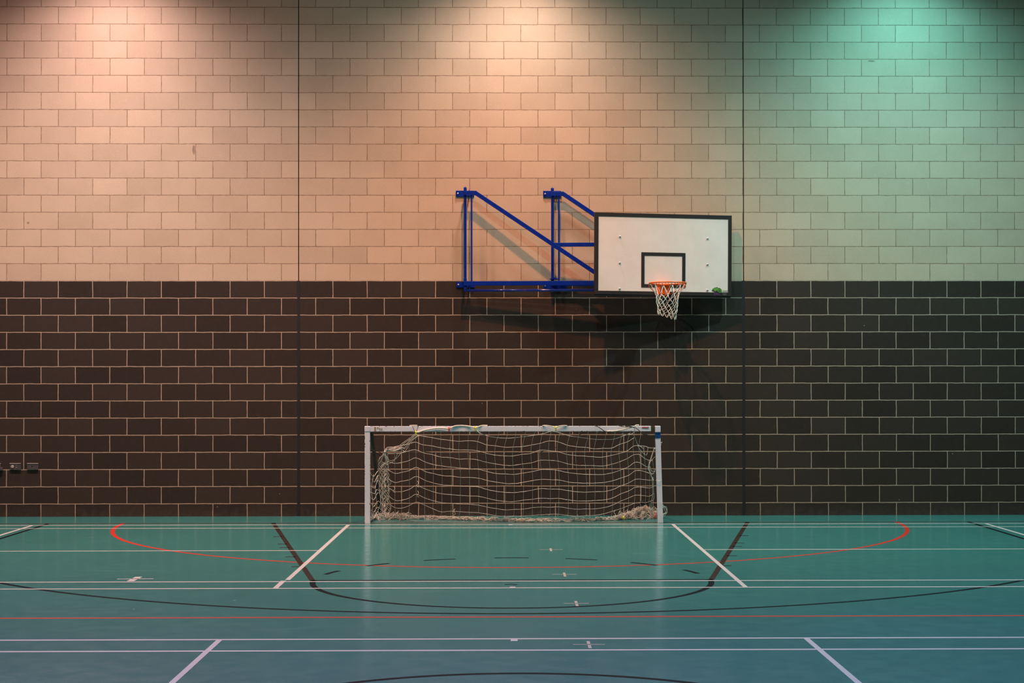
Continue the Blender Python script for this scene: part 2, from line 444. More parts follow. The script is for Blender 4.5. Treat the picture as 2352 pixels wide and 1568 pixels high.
bm = NB(); ring_rect(bm, -.2985, .2915, -.428, .026, .042, -.0025, .003)
tag(obj('target_square', onb(bm), M_bpaint, BOARD), 'black square behind the ring')
for bx in (-.585, .590):
    for bz in (.222, -.118, -.452):
        bm = NB(); bmesh.ops.create_uvsphere(bm, u_segments=12, v_segments=8, radius=.013)
        bmesh.ops.scale(bm, vec=(1, .6, 1), verts=bm.verts[:]); bmesh.ops.translate(bm, vec=(bx, -.004, bz), verts=bm.verts[:])
        obj('bolt', onb(bm), M_bolt, BOARD, True)
# maker's sticker: green tree crown over purple letters, grey small print beside it
ST = NB()
def poly(bm, pts, y, th=.0012, mi=0):
    f = [bm.verts.new((p[0], y, p[1])) for p in pts]; b = [bm.verts.new((p[0], y+th, p[1])) for p in pts]
    F_ = [bm.faces.new(f), bm.faces.new(b[::-1])]
    for i in range(len(pts)): F_.append(bm.faces.new((f[i], b[i], b[(i+1) % len(pts)], f[(i+1) % len(pts)])))
    for q in F_: q.material_index = mi
sx0, sz0, q_ = .639, -.356, .0001465    # sticker origin (board local) and metres per drawing unit
def SP(x, y): return (sx0 + x*q_, sz0 - y*q_)
poly(ST, [SP(*p) for p in ((80,640),(130,530),(300,430),(450,410),(530,370),(640,420),(700,460),(760,440),(900,510),(1000,620),(1010,720),(960,870),(920,930),(800,900),(600,840),(480,800),(350,750),(220,720),(110,690))], -.0030, mi=0)
poly(ST, [SP(*p) for p in ((80,650),(110,640),(350,725),(600,800),(940,880),(930,950),(900,930),(560,840),(340,770),(100,705))], -.0040, mi=1)
poly(ST, [SP(*p) for p in ((470,400),(530,370),(650,430),(660,470),(600,440),(530,410))], -.0040, mi=1)
poly(ST, [SP(*p) for p in ((740,450),(770,440),(900,510),(940,550),(900,560),(820,490))], -.0040, mi=1)
poly(ST, [SP(*p) for p in ((420,740),(470,690),(560,720),(570,800),(500,800))], -.0042, mi=1)
poly(ST, [SP(*p) for p in ((285,780),(360,780),(360,1080),(285,1080))], -.0028, mi=2)
poly(ST, [SP(*p) for p in ((425,820),(495,820),(495,1070),(425,1070))], -.0028, mi=2)
poly(ST, [SP(*p) for p in ((610,850),(675,850),(675,1070),(610,1070))], -.0028, mi=2)
poly(ST, [SP(*p) for p in ((490,930),(615,930),(615,990),(490,990))], -.0028, mi=2)
poly(ST, [SP(*p) for p in ((745,900),(815,900),(815,1080),(745,1080))], -.0028, mi=2)
rr = random.Random(3)
for y_, x_a, x_b, th_ in ((650, 1090, 1580, 30), (760, 1050, 1600, 36), (840, 1080, 1420, 26), (915, 1040, 1460, 26), (1010, 1100, 1400, 20), (1050, 1090, 1430, 22)):
    x_ = x_a
    while x_ < x_b:
        l_ = rr.choice((30, 45, 60, 80)); poly(ST, [SP(x_, y_-th_/2), SP(min(x_+l_, x_b), y_-th_/2), SP(min(x_+l_, x_b), y_+th_/2), SP(x_, y_+th_/2)], -.0028, mi=3); x_ += l_ + 14
tag(obj('maker_sticker', onb(ST), [M_green, M_dkgreen, M_purple, M_grey], BOARD), 'green tree sticker with purple letters')

# ring, bracket, braces, net
RC = Vector((1.862, -.690, 3.019))
RIM_R = .2335
bm = NB(); tube(bm, [RC + Vector((RIM_R*math.cos(2*PI*i/64), RIM_R*math.sin(2*PI*i/64), 0)) for i in range(64)], .0095, 10, closed=True)
RING = obj('ring', bm, M_orange, HOOP, True); RING['label'] = 'orange steel ring'
for i in range(12):
    bm = NB()
    a_ = 2*PI*(i+.5)/12 + .13; c0 = RC + Vector((RIM_R*math.cos(a_), RIM_R*math.sin(a_), -.012))
    tg = Vector((-math.sin(a_), math.cos(a_), 0))
    tube(bm, smooth_path([c0 - tg*.022 + Vector((0, 0, .006)), c0 - tg*.012 + Vector((0, 0, -.012)), c0 + tg*.012 + Vector((0, 0, -.012)), c0 + tg*.022 + Vector((0, 0, .006))], 3), .0028, 5)
    obj('net_hook', bm, M_orange, RING, True)
# back plate and gusset between ring and board
PB = BC + NRM*.004 + BX*(-.02); PB.z = 2.945
bm = NB()
MR = Matrix.Rotation(YA, 4, 'Z')
def lb(x, y, z): return PB + BX*x + NRM*y + Vector((0, 0, z))
box(bm, lb(0, .008, 0), (.150, .014, .150), MR, .002)
box(bm, lb(0, .078, .066), (.150, .150, .012), MR, .002)
box(bm, lb(0, .120, .004), (.136, .008, .118), MR, .002)
box(bm, lb(0, .128, .004), (.030, .010, .112), MR, .002)
for sx_ in (-.064, .064):
    pts = [lb(sx_, .012, .066), lb(sx_, .145, .066), lb(sx_, .125, -.050), lb(sx_, .012, -.070)]
    f = [bm.verts.new(p - BX*.003) for p in pts]; g = [bm.verts.new(p + BX*.003) for p in pts]
    bm.faces.new(f); bm.faces.new(g[::-1])
    for i in range(4): bm.faces.new((f[i], g[i], g[(i+1) % 4], f[(i+1) % 4]))
tag(obj('ring_bracket', bm, M_orange2, HOOP), 'orange steel bracket')
for sg in (-1, 1):
    bm = NB()
    pe = RC + Vector((sg*RIM_R*.985, .03, -.006)); tube(bm, [pe, pe + Vector((sg*.004, 0, -.040)), lb(sg*.062, .02, -.062)], .005, 7)
    obj('brace', bm, M_orange2, HOOP, True)
rn = random.Random(12)
NN = 12
lv = [(0.0, .228, 0), (-.130, .150, .5), (-.185, .138, 0), (-.235, .132, .5), (-.285, .128, 0), (-.330, .124, .5), (-.372, .122, 0)]
node = {}
for k_, (dz_, r_, off) in enumerate(lv):
    for i in range(NN):
        a_ = 2*PI*(i+off)/NN + .13
        j = 0 if k_ == 0 else 1
        x_ = r_*math.cos(a_)*(1.0) + rn.uniform(-.010, .010)*j; y_ = r_*math.sin(a_)*.9 + rn.uniform(-.010, .010)*j
        z_ = dz_*(1 + .10*(x_/.12 if k_ > 1 else 0)) + rn.uniform(-.012, .012)*j - .014
        if k_ == 0: x_, y_ = r_*math.cos(a_), r_*math.sin(a_)
        node[k_, i] = RC + Vector((x_ - .004*k_*.4, y_, z_))
bm = NB()
for k_ in range(len(lv)-1):
    off0 = lv[k_][2]
    for i in range(NN):
        for s in ((i, (i-1) % NN) if off0 == 0 else ((i), (i+1) % NN)):
            a_, b_ = node[k_, i], node[k_+1, s]
            mid_ = (a_+b_)/2 + Vector((rn.uniform(-.006, .006), rn.uniform(-.006, .006), rn.uniform(-.004, .004)))
            tube(bm, smooth_path([a_, mid_, b_], 3), .0036, 5)
for i in range(NN):
    a_, b_ = node[len(lv)-1, i], node[len(lv)-1, (i+1) % NN]
    m_ = (a_+b_)/2 + Vector((0, 0, -.042 - rn.random()*.012))
    tube(bm, smooth_path([a_, a_.lerp(m_, .6)+Vector((0, 0, -.006)), m_, b_.lerp(m_, .6)+Vector((0, 0, -.006)), b_], 3), .0036, 5)
for k_ in range(1, len(lv)):
    for i in range(NN):
        bmesh.ops.create_icosphere(bm, subdivisions=1, radius=.0058, matrix=Matrix.Translation(node[k_, i]))
tag(obj('net', bm, M_net, HOOP, True), 'white knotted cord net')

# folding arms: hinge post by the wall, top stub, long diagonal, mid rail, bottom beam
def wall_hinge(hx, hy, top_plate, bot_plate):
    for (xa, xb, za, zb_), zc in ((top_plate, 4.24), (bot_plate, 3.04)):
        bm = NB(); box(bm, ((xa+xb)/2, -.010, (za+zb_)/2), (xb-xa, .016, zb_-za), bevel=.002)
        box(bm, (hx, -hy/2-.01, (za+zb_)/2), (.008, hy, zb_-za-.004))
        box(bm, (hx+.05, -hy/2-.01, (za+zb_)/2), (.008, hy-.03, zb_-za-.01))
        pl = obj('wall_plate', bm, M_blue, HOOP)
        b2 = NB(); bmesh.ops.create_uvsphere(b2, u_segments=12, v_segments=8, radius=.013, matrix=Matrix.Translation((xa+.027, -.020, (za+zb_)/2)))
        obj('bolt', b2, M_bolt, pl, True)
    bm = NB(); cyl(bm, (hx, -hy, 2.955), (hx, -hy, 4.29), .0185, 18)
    box(bm, (hx, -hy, 4.240), (.040, .046, .125), bevel=.004); box(bm, (hx, -hy, 3.035), (.040, .046, .165), bevel=.004)
    ps = obj('hinge_post', bm, M_blue, HOOP)
    for z_ in (4.172, 4.306, 3.118, 2.950):
        bm = NB(); bmesh.ops.create_cone(bm, cap_ends=True, segments=6, radius1=.013, radius2=.011, depth=.016, matrix=Matrix.Translation((hx, -hy-.004, z_)))
        obj('hinge_nut', bm, M_bolt, ps)
def arm(hx, hy, ex, ey):
    d = Vector((ex-hx, -(ey-hy), 0)); L = d.length; d.normalize()
    def P(s, z): return Vector((hx, -hy-.02, 0)) + d*s + Vector((0, 0, z))
    T, Bm = 4.226, 3.046
    bm = NB()
    bar(bm, P(-.01, T), P(.150, T), .040, .057)
    bar(bm, P(.138, T+.001), P(1.875, Bm+.012), .040, .053)
    A_ = obj('arm', bm, M_blue, HOOP)
    bm = NB(); bar(bm, P(-.015, Bm), P(L, Bm), .040, .057); obj('bottom_beam', bm, M_blue, A_)
    bm = NB(); bar(bm, P(1.14, 3.545), P(L, 3.545), .034, .052); obj('mid_rail', bm, M_blue, A_)
    bm = NB(); bar(bm, P(.084, Bm+.02), P(.084, T-.02), .022, .022); obj('upright', bm, M_blue, A_)
    bm = NB(); bar(bm, P(L, 2.99), P(L, 3.62), .04, .04); obj('end_post', bm, M_blue, A_)
    # bracket from arm end out to the back of the board
    e = P(L, 0)
    for z_ in (3.05, 3.545):
        bm = NB()
        bar(bm, e + Vector((0, 0, z_)), Vector((ex, (ex - BC.x)*math.tan(YA) + BC.y + .04, z_)), .04, .04)
        obj('board_bracket', bm, M_blue, A_)
wall_hinge(-.731, .150, (-.857, -.617, 4.198, 4.278), (-.852, -.612, 3.003, 3.075))
arm(-.731, .150, 1.262, .285)
wall_hinge(.411, .075, (.291, .529, 4.192, 4.275), (.291, .591, 2.990, 3.060))
arm(.411, .075, 2.415, .105)
bm = NB(); cyl(bm, (-.715, -.165, 2.955), (1.28, -.30, 2.952), .0175, 18)
box(bm, (-.728, -.16, 2.965), (.040, .044, .050), bevel=.003)
tag(obj('brace_tube', bm, M_bluegloss, HOOP, True), 'round glossy blue tube under the frame')
bm = NB(); bmesh.ops.create_cone(bm, cap_ends=True, segments=20, radius1=.058, radius2=.058, depth=.010, matrix=Matrix.Translation((.431, -.10, 3.108)))
box(bm, (.432, -.10, 3.120), (.05, .05, .016)); obj('hinge_flange', bm, M_blue, HOOP)

# ------------------------------------------------------------ five-a-side goal
GOAL = thing('football_goal', 'worn white five-a-side football goal with a torn sagging net against the dark blocks', 'football goal', (-.1, -.7, 0))
gx = Vector((.1, .7, 0))
def gobj(name, bm, m, parent=None, smooth=False):
    bmesh.ops.translate(bm, vec=gx if parent is None else gx, verts=bm.verts[:])
    return obj(name, bm, m, parent or GOAL, smooth)
bm = NB(); bar(bm, (-1.9195, -1.150, 0), (-1.9195, -1.150, 1.17), .066, .066, .004)
pl_ = gobj('post', bm, M_goalpost); pl_['label'] = 'upright left post'
bm = NB(); bar(bm, (1.7270, -1.085, 0), (1.6930, -1.10, 1.13), .064, .066, .004)
pr_ = gobj('post', bm, M_goal); pr_['label'] = 'right post leaning outward at its foot'
bm = NB(); box(bm, (-1.919, -1.152, 1.180), (.070, .070, .068), bevel=.006)
gobj('corner_joint', bm, M_goal)
bm = NB(); bar(bm, (-1.884, -1.150, 1.180), (1.605, -1.115, 1.178), .064, .066, .004)
cb_ = gobj('crossbar', bm, M_goalbar)
bm = NB(); box(bm, (1.6915, -1.113, 1.172), (.068, .070, .078), bevel=.006); gobj('corner_joint', bm, M_goal)
bm = NB(); bar(bm, (1.600, -1.115, 1.176), (1.665, -1.113, 1.174), .056, .058, .004)
tag(gobj('bare_sleeve', bm, mat('rusty_sleeve', (.040, .034, .014), .7)), 'bare rusty joint sleeve')
bm = NB(); bar(bm, (1.695, -1.101, 1.060), (1.6925, -1.102, 1.134), .068, .070, .004)
tag(gobj('tape_wrap', bm, M_tapeblue), 'blue tape wrap')
bm = NB(); box(bm, (1.535, -1.1505, 1.192), (.085, .003, .014)); tag(gobj('label_strip', bm, mat('red_label', (.42, .07, .08), .5)), 'red printed strip')
bm = NB(); bm2 = NB()
for (x_, z_, sx_, sz_) in ((-1.822, 1.18, .020, .055), (-1.79, 1.195, .012, .02), (-1.765, 1.182, .014, .018), (-1.742, 1.178, .012, .022)):
    box(bm, (x_, -1.1838, z_), (sx_, .002, sz_))
tag(gobj('worn_label', bm, mat('worn_label', (.33, .26, .13), .7)), 'worn yellowed sticker')
# rear stays: black flat bars from the top corners down to the foot of the wall, and floor bars back from the posts
def stay(xt, xb, yt):
    bm = NB(); bar(bm, (xt, yt, 1.14), (xb, -.10, .012), .036, .036, .002)
    gobj('stay', bm, M_black)
stay(-1.872, -1.838, -1.115); stay(1.690, 1.800, -1.06)
for xa, xb, ya in ((-1.915, -1.870, -1.12), (1.727, 1.800, -1.05)):
    bm = NB(); bar(bm, (xa, ya, .014), (xb, -.10, .014), .024, .024, .002)
    tag(gobj('floor_bar', bm, mat('dull_grey_bar', (.09, .10, .10), .6)), 'dull grey bar on the floor')
bm = NB(); box(bm, (-1.835, -.20, .03), (.16, .10, .05), Matrix.Rotation(.5, 4, 'Y') @ Matrix.Rotation(.3, 4, 'Z'), .008)
tag(gobj('foot_bracket', bm, M_black), 'black foot bracket')
bm = NB(); box(bm, (1.615, -.13, .13), (.075, .03, .17), Matrix.Rotation(-.35, 4, 'Y'), .01)
box(bm, (1.66, -.12, .19), (.07, .03, .05), Matrix.Rotation(.2, 4, 'Y'), .01)
tag(gobj('foot_bracket', bm, M_black), 'black foot bracket')

# the net: knotted twine cells, hung from ties on the crossbar (x, z per knot in metres)
ROWS = [[None,None,None,None,None,None,None,None,None,None,None,[-0.526,1.124],[-0.418,1.085],[-0.306,1.065],[-0.193,1.06],[-0.084,1.066],[0.033,1.08],[0.146,1.094],[0.254,1.112],[0.367,1.144],[0.475,1.124],[0.593,1.087],[0.705,1.072],[0.818,1.056],[0.927,1.042],[1.039,1.041],[1.148,1.045],[1.247,1.078],[1.347,1.116],None,None,None,None,None],[None,None,None,None,[-1.33,1.096],[-1.229,1.082],[-1.125,1.063],[-1.017,1.044],[-0.899,1.029],[-0.786,1.017],[-0.673,1.025],[-0.555,1.014],[-0.446,0.973],[-0.333,0.961],[-0.22,0.943],[-0.111,0.945],[0.007,0.95],[0.12,0.969],[0.229,0.991],[0.342,1.021],[0.451,1.009],[0.568,0.968],[0.682,0.948],[0.795,0.94],[0.904,0.92],[1.017,0.927],[1.126,0.93],[1.226,0.975],[1.326,1.009],[1.405,1.058],None,None,None,None],[None,[-1.605,0.947],[-1.519,0.965],[-1.424,0.982],[-1.338,1.004],[-1.241,0.97],[-1.136,0.958],[-1.027,0.935],[-0.909,0.92],[-0.796,0.907],[-0.682,0.906],[-0.564,0.897],[-0.455,0.867],[-0.341,0.839],[-0.228,0.833],[-0.118,0.829],[0.0,0.849],[0.114,0.862],[0.223,0.901],[0.337,0.895],[0.446,0.883],[0.564,0.849],[0.678,0.833],[0.791,0.826],[0.901,0.817],[1.014,0.814],[1.124,0.833],[1.224,0.858],[1.324,0.89],[1.403,0.949],[1.475,0.956],[1.538,0.915],None,None],[[-1.695,0.859],[-1.608,0.859],[-1.522,0.866],[-1.426,0.891],[-1.339,0.906],[-1.238,0.864],[-1.133,0.844],[-1.023,0.813],[-0.905,0.807],[-0.791,0.787],[-0.677,0.791],[-0.558,0.777],[-0.449,0.746],[-0.335,0.726],[-0.221,0.709],[-0.111,0.706],[0.008,0.724],[0.122,0.739],[0.232,0.771],[0.346,0.769],[0.455,0.761],[0.574,0.727],[0.688,0.708],[0.803,0.704],[0.912,0.702],[1.026,0.697],[1.136,0.718],[1.237,0.75],[1.337,0.793],[1.417,0.838],[1.488,0.839],[1.552,0.793],[1.603,0.771],[1.656,0.762]],[[-1.697,0.753],[-1.61,0.729],[-1.523,0.741],[-1.427,0.766],[-1.34,0.801],[-1.231,0.748],[-1.126,0.716],[-1.016,0.697],[-0.897,0.681],[-0.782,0.669],[-0.668,0.661],[-0.549,0.654],[-0.439,0.624],[-0.324,0.599],[-0.21,0.594],[-0.1,0.587],[0.02,0.604],[0.134,0.623],[0.244,0.646],[0.359,0.647],[0.469,0.636],[0.588,0.609],[0.703,0.594],[0.817,0.587],[0.927,0.585],[1.042,0.585],[1.152,0.607],[1.253,0.642],[1.354,0.681],[1.434,0.737],[1.506,0.731],[1.57,0.689],[1.621,0.675],None],[[-1.7,0.646],[-1.612,0.598],[-1.525,0.613],[-1.429,0.636],[-1.342,0.676],[-1.229,0.621],[-1.124,0.597],[-1.013,0.57],[-0.894,0.562],[-0.779,0.547],[-0.664,0.546],[-0.545,0.535],[-0.434,0.504],[-0.32,0.486],[-0.205,0.468],[-0.094,0.466],[0.026,0.485],[0.141,0.505],[0.251,0.52],[0.366,0.516],[0.477,0.511],[0.596,0.485],[0.711,0.474],[0.826,0.471],[0.937,0.471],[1.052,0.478],[1.162,0.501],[1.264,0.536],[1.365,0.569],[1.445,0.627],[1.517,0.63],[1.582,0.61],[1.632,0.597],[1.686,0.594]],[[-1.706,0.526],[-1.618,0.478],[-1.531,0.496],[-1.434,0.514],[-1.346,0.555],[-1.235,0.506],[-1.129,0.473],[-1.018,0.447],[-0.898,0.438],[-0.783,0.433],[-0.668,0.428],[-0.548,0.418],[-0.437,0.386],[-0.322,0.363],[-0.207,0.35],[-0.096,0.347],[0.024,0.361],[0.14,0.379],[0.251,0.398],[0.366,0.392],[0.477,0.389],[0.597,0.369],[0.712,0.356],[0.828,0.351],[0.939,0.356],[1.054,0.36],[1.165,0.384],[1.267,0.429],[1.368,0.467],[1.449,0.513],[1.521,0.515],[1.586,0.507],[1.636,0.502],[1.69,0.502]],[[-1.711,0.413],[-1.623,0.359],[-1.535,0.36],[-1.438,0.387],[-1.351,0.434],[-1.24,0.394],[-1.133,0.355],[-1.023,0.328],[-0.902,0.318],[-0.787,0.31],[-0.671,0.301],[-0.551,0.296],[-0.44,0.272],[-0.324,0.244],[-0.209,0.229],[-0.097,0.229],[0.023,0.246],[0.139,0.256],[0.25,0.271],[0.366,0.265],[0.477,0.267],[0.597,0.248],[0.713,0.237],[0.829,0.233],[0.94,0.239],[1.056,0.248],[1.167,0.272],[1.269,0.323],[1.371,0.36],[1.452,0.407],[1.524,0.41],[1.589,0.404],[1.64,0.399],[1.694,0.415]],[[-1.715,0.302],[-1.627,0.244],[-1.539,0.245],[-1.442,0.272],[-1.354,0.321],[-1.242,0.273],[-1.136,0.237],[-1.025,0.211],[-0.904,0.203],[-0.788,0.195],[-0.672,0.191],[-0.552,0.179],[-0.441,0.155],[-0.325,0.134],[-0.209,0.119],[-0.097,0.126],[0.024,0.127],[0.14,0.145],[0.251,0.155],[0.367,0.15],[0.478,0.155],[0.599,0.137],[0.715,0.125],[0.831,0.127],[0.942,0.129],[1.059,0.146],[1.17,0.176],[1.272,0.227],[1.375,0.268],[1.456,0.302],[1.528,0.301],[1.593,0.295],[1.644,0.291],[1.698,0.32]],[[-1.719,0.203],[-1.631,0.148],[-1.543,0.14],[-1.446,0.17],[-1.357,0.218],[-1.248,0.179],[-1.142,0.13],[-1.03,0.09],[-0.909,0.1],[-0.793,0.09],[-0.677,0.085],[-0.556,0.079],[-0.445,0.062],[-0.329,0.039],[-0.213,0.033],[-0.101,0.034],[0.02,0.035],[0.136,0.043],[0.248,0.052],[0.364,0.055],[0.476,0.057],[0.597,0.042],[0.713,0.031],[0.829,0.035],[0.941,0.045],[1.057,0.061],[1.169,0.094],[1.271,0.126],[1.374,0.165],[1.455,0.196],[1.528,0.208],[1.593,0.205],[1.644,0.216],[1.698,0.236]]]
DEP = [-1.06, -.98, -.90, -.82, -.74, -.67, -.60, -.54, -.49, -.45]
rn = random.Random(21)
bm = NB(); TW = .0025
def nodep(r, c):
    q = ROWS[r][c]
    if q is None: return None
    return Vector((q[0], DEP[r] + .012*math.sin(c*1.9+r), q[1]))
for r in range(len(ROWS)):
    run = []
    for c in range(len(ROWS[r])+1):
        p = nodep(r, c) if c < len(ROWS[r]) else None
        if p is None:
            if len(run) > 1:
                tube(bm, [q + Vector((0, 0, rn.uniform(-.0012, .0012))) for q in smooth_path(run, 3)], TW, 5)
            run = []
        else: run.append(p)
for c in range(len(ROWS[0])):
    col = [nodep(r, c) for r in range(len(ROWS))]
    P_ = [q for q in col if q is not None]
    if len(P_) < 3: continue
    top = P_[0]
    if 5 <= c <= 30: P_ = [Vector((top.x + rn.uniform(.0, .025), -1.115, 1.150))] + P_
    last = P_[-1]
    if rn.random() < .86: P_.append(Vector((last.x + rn.uniform(-.02, .02), last.y + .02, .030 + rn.random()*.02)))
    tube(bm, smooth_path(P_, 3), TW*.68, 5)
for r in range(len(ROWS)):
    for c in range(len(ROWS[r])):
        p = nodep(r, c)
        if p is not None: bmesh.ops.create_icosphere(bm, subdivisions=1, radius=.0040, matrix=Matrix.Translation(p))
# loose broken ends
for (x_, y_, z_) in ((-1.33, -.63, .50), (-1.63, -.62, .43), (-1.33, -.57, .37), (-1.72, -.52, .30), (1.20, -.46, .11), (-.86, -.46, .13)):
    s_ = rn.choice((-1, 1))
    tube(bm, smooth_path([(x_, y_, z_), (x_+.012*s_, y_-.02, z_-.03), (x_-.01*s_, y_-.02, z_-.06), (x_+.02*s_, y_-.02, z_-.08)], 4), TW, 5)
# gathered corners: strands running from the bar down to the left stay, and the slack sides behind each post
def strand(P, r=TW, jit=.0, sub=5):
    tube(bm, smooth_path([Vector(p) + Vector((rn.uniform(-jit, jit), rn.uniform(-jit, jit), rn.uniform(-jit, jit))) for p in P], sub), r, 5)
for i in range(6):
    strand([(-1.330+i*.012, -1.07, 1.12-.004*i), (-1.38, -1.03, 1.075-.012*i), (-1.46, -1.0, 1.005-.022*i), (-1.55+.01*i, -.97, .955-.006*i), (-1.66, -.93, .915+.006*i), (-1.715, -.90, .905)], TW, .018)
strand([(-1.715, -.90, .905), (-1.66, -.93, .905), (-1.60, -.95, .90), (-1.54, -.97, .915), (-1.505, -.98, .935)], .009, .004)
strand([(-1.70, -.90, .88), (-1.70, -.88, .80), (-1.66, -.86, .765), (-1.58, -.88, .80), (-1.53, -.92, .88)], TW, .01)
strand([(-1.70, -.90, .88), (-1.71, -.86, .74), (-1.66, -.84, .735), (-1.60, -.86, .77), (-1.56, -.9, .86)], TW, .01)
bmesh.ops.create_icosphere(bm, subdivisions=2, radius=.020, matrix=Matrix.Translation((-1.715, -.90, .885)))
for i in range(11):      # tangle hanging from the left gather
    P = [(-1.735+rn.uniform(-.02, .02), -.88, .86)]
    n_ = 9; x_ = -1.75 + rn.uniform(-.02, .02)
    for k_ in range(1, n_):
        z_ = .86 - .83*k_/n_
        P.append((x_ + .055*math.sin(k_*1.7+i*1.3) + rn.uniform(-.012, .012), -.86 + .5*k_/n_ + rn.uniform(-.05, .05), z_ + rn.uniform(-.02, .02)))
    P.append((-1.76 + rn.uniform(-.06, .08), -.34, .02))
    strand(P, TW, 0, 4)
for i in range(8):       # slack side netting from the left post
    z_ = .62 - .075*i
    strand([(-1.882, -1.10, z_), (-1.85, -1.0, z_-.03), (-1.82, -.8, z_+.02+rn.uniform(-.02, .02)), (-1.77, -.6, z_-.06), (-1.74, -.5, z_-.02)], TW, .012)
for i in range(4):
    x_ = -1.87 + .035*i
    strand([(x_+.02, -1.05+.1*i, .60-.02*i), (x_-.005, -1.05+.1*i, .42), (x_+.012, -1.02+.1*i, .25), (x_-.008, -1.0+.1*i, .12), (x_+.02, -.98+.1*i, .02)], TW, .012)
# right side gather
RT = [[(1.395, -1.06, 1.10), (1.42, -1.04, 1.05), (1.455, -1.01, .965), (1.53, -1.0, .955), (1.60, -1.0, .93), (1.665, -1.02, .935)],
      [(1.455, -1.01, .96), (1.49, -.98, .90), (1.555, -.95, .845), (1.58, -.94, .86)],
      [(1.53, -1.0, .95), (1.525, -.98, .90), (1.54, -.97, .86)],
      [(1.58, -.96, .93), (1.575, -.95, .88), (1.57, -.94, .84)], [(1.66, -1.0, .93), (1.64, -.97, .87), (1.61, -.95, .78), (1.60, -.94, .72), (1.62, -.94, .68)],
      [(1.665, -1.0, .93), (1.64, -.97, .86), (1.615, -.95, .76), (1.595, -.94, .68), (1.61, -.93, .62), (1.64, -.92, .56), (1.655, -.92, .52)],
      [(1.60, -.95, .74), (1.635, -.93, .78), (1.67, -.95, .82)], [(1.60, -.94, .69), (1.63, -.93, .64), (1.67, -.95, .63)],
      [(1.61, -.95, .62), (1.64, -.93, .60), (1.675, -.95, .66)]]
for P in RT: strand(P, TW*1.1, .004)
strand(RT[5], .007, .004)
for i in range(3): strand([(1.645+.008*i, -.92, .55), (1.650, -.85, .40), (1.660+.006*i, -.78, .30), (1.650, -.70, .20), (1.67, -.62, .10)], TW, .012)
# loops hanging off the outside of the right post
for i in range(5):
    strand([(1.735, -1.06, .26-.02*i), (1.775+.006*i, -1.02, .19), (1.795+.008*i, -1.0, .12), (1.765, -1.02, .07+.01*i), (1.755, -1.0, .03)], TW, .010)
strand([(1.70, -1.14, .285), (1.73, -1.13, .25), (1.765, -1.09, .22)], TW, .002)
strand([(1.662, -1.13, .535), (1.70, -1.14, .530), (1.745, -1.12, .532)], TW, .001)
strand([(1.715, -1.10, 1.04), (1.735, -1.06, 1.0), (1.755, -1.03, 1.01), (1.745, -1.02, .98), (1.725, -1.02, .90), (1.73, -1.02, .75)], TW, .002)
# heap along the floor
def heapline(x):
    K = [(-1.80, -.42, .05), (-1.6, -.42, .05), (-1.35, -.45, .035), (-1.0, -.56, .030), (-.5, -.72, .035), (0, -.90, .032), (.5, -.88, .034), (.9, -.80, .034), (1.15, -.68, .034), (1.30, -.58, .05), (1.45, -.45, .085), (1.6, -.40, .115), (1.70, -.45, .10)]
    for a_, b_ in zip(K, K[1:]):
        if x <= b_[0]:
            t_ = (x-a_[0])/(b_[0]-a_[0]); return tuple(a_[k]+(b_[k]-a_[k])*t_ for k in (1, 2))
    return K[-1][1:]
NET_BM = bm
bm = NB()
for i in range(430):
    x_ = rn.uniform(-1.86, 1.70) if i > 130 else rn.uniform(1.25, 1.70)
    y_, h_ = heapline(x_)
    P = []
    ang = rn.uniform(-.5, .5); L_ = rn.uniform(.05, .16)
    for k_ in range(5):
        s_ = (k_-2)/2*L_
        px = x_ + s_*math.cos(ang); yy_, hh_ = heapline(min(max(px, -1.85), 1.70))
        P.append((px + rn.uniform(-.02, .02), yy_ + s_*math.sin(ang) + rn.uniform(-.045, .045), max(.005, rn.random()**1.3*hh_*1.5)))
    tube(bm, smooth_path(P, 4), TW*1.05, 5)
for side in (0, 1):
    for i in range(26):
        x_ = rn.uniform(-1.9, -1.45) if side == 0 else rn.uniform(1.3, 1.74)
        P = [(x_ + rn.uniform(-.06, .06), -.55 + rn.uniform(-.2, .2), max(.006, rn.uniform(-.01,   .10 if side == 0 else .11))) for k_ in range(5)]
        tube(bm, smooth_path(P, 5), TW, 5)
NET = gobj('net', NET_BM, M_twine, None, True); NET['label'] = 'sagging white twine net'
hp = gobj('net_heap', bm, M_heap, NET, True)
tag(hp, 'tangled bottom of the net heaped on the floor', kind='stuff')
# lashing rope, ties
def lash(P, r, m, name='lashing', lab=None, parent=None):
    b = NB(); tube(b, smooth_path(P, 5), r, 7)
    o = gobj(name, b, m, parent, True)
    if lab: o['label'] = lab
F0 = -1.190
lash([(-1.345, -1.12, 1.145), (-1.29, F0, 1.14), (-1.22, F0, 1.162), (-1.12, F0, 1.182), (-1.03, F0, 1.190), (-.955, F0, 1.186), (-.905, F0, 1.176)], .010, M_ropew, lab='thick pale rope')
lash([(-.895, F0, 1.186), (-.84, F0+.01, 1.212), (-.77, F0+.02, 1.219), (-.69, F0+.02, 1.215), (-.62, F0, 1.203), (-.585, F0, 1.185)], .009, M_ropew)
lash([(-.585, F0, 1.185), (-.545, F0+.01, 1.205), (-.49, F0+.03, 1.219), (-.43, F0+.04, 1.219)], .008, M_ropew)
lash([(-.575, F0, 1.17), (-.53, F0+.02, 1.13), (-.46, -1.12, 1.10)], .005, M_twine)
lash([(-1.395, F0+.03, 1.219), (-1.35, F0+.02, 1.222), (-1.30, F0+.02, 1.220)], .007, M_ropew)
lash([(-1.36, F0, 1.215), (-1.345, F0, 1.18), (-1.33, F0, 1.14)], .003, M_cord)
lash([(-1.285, F0, 1.215), (-1.30, F0, 1.18), (-1.315, F0, 1.14)], .003, M_cord)
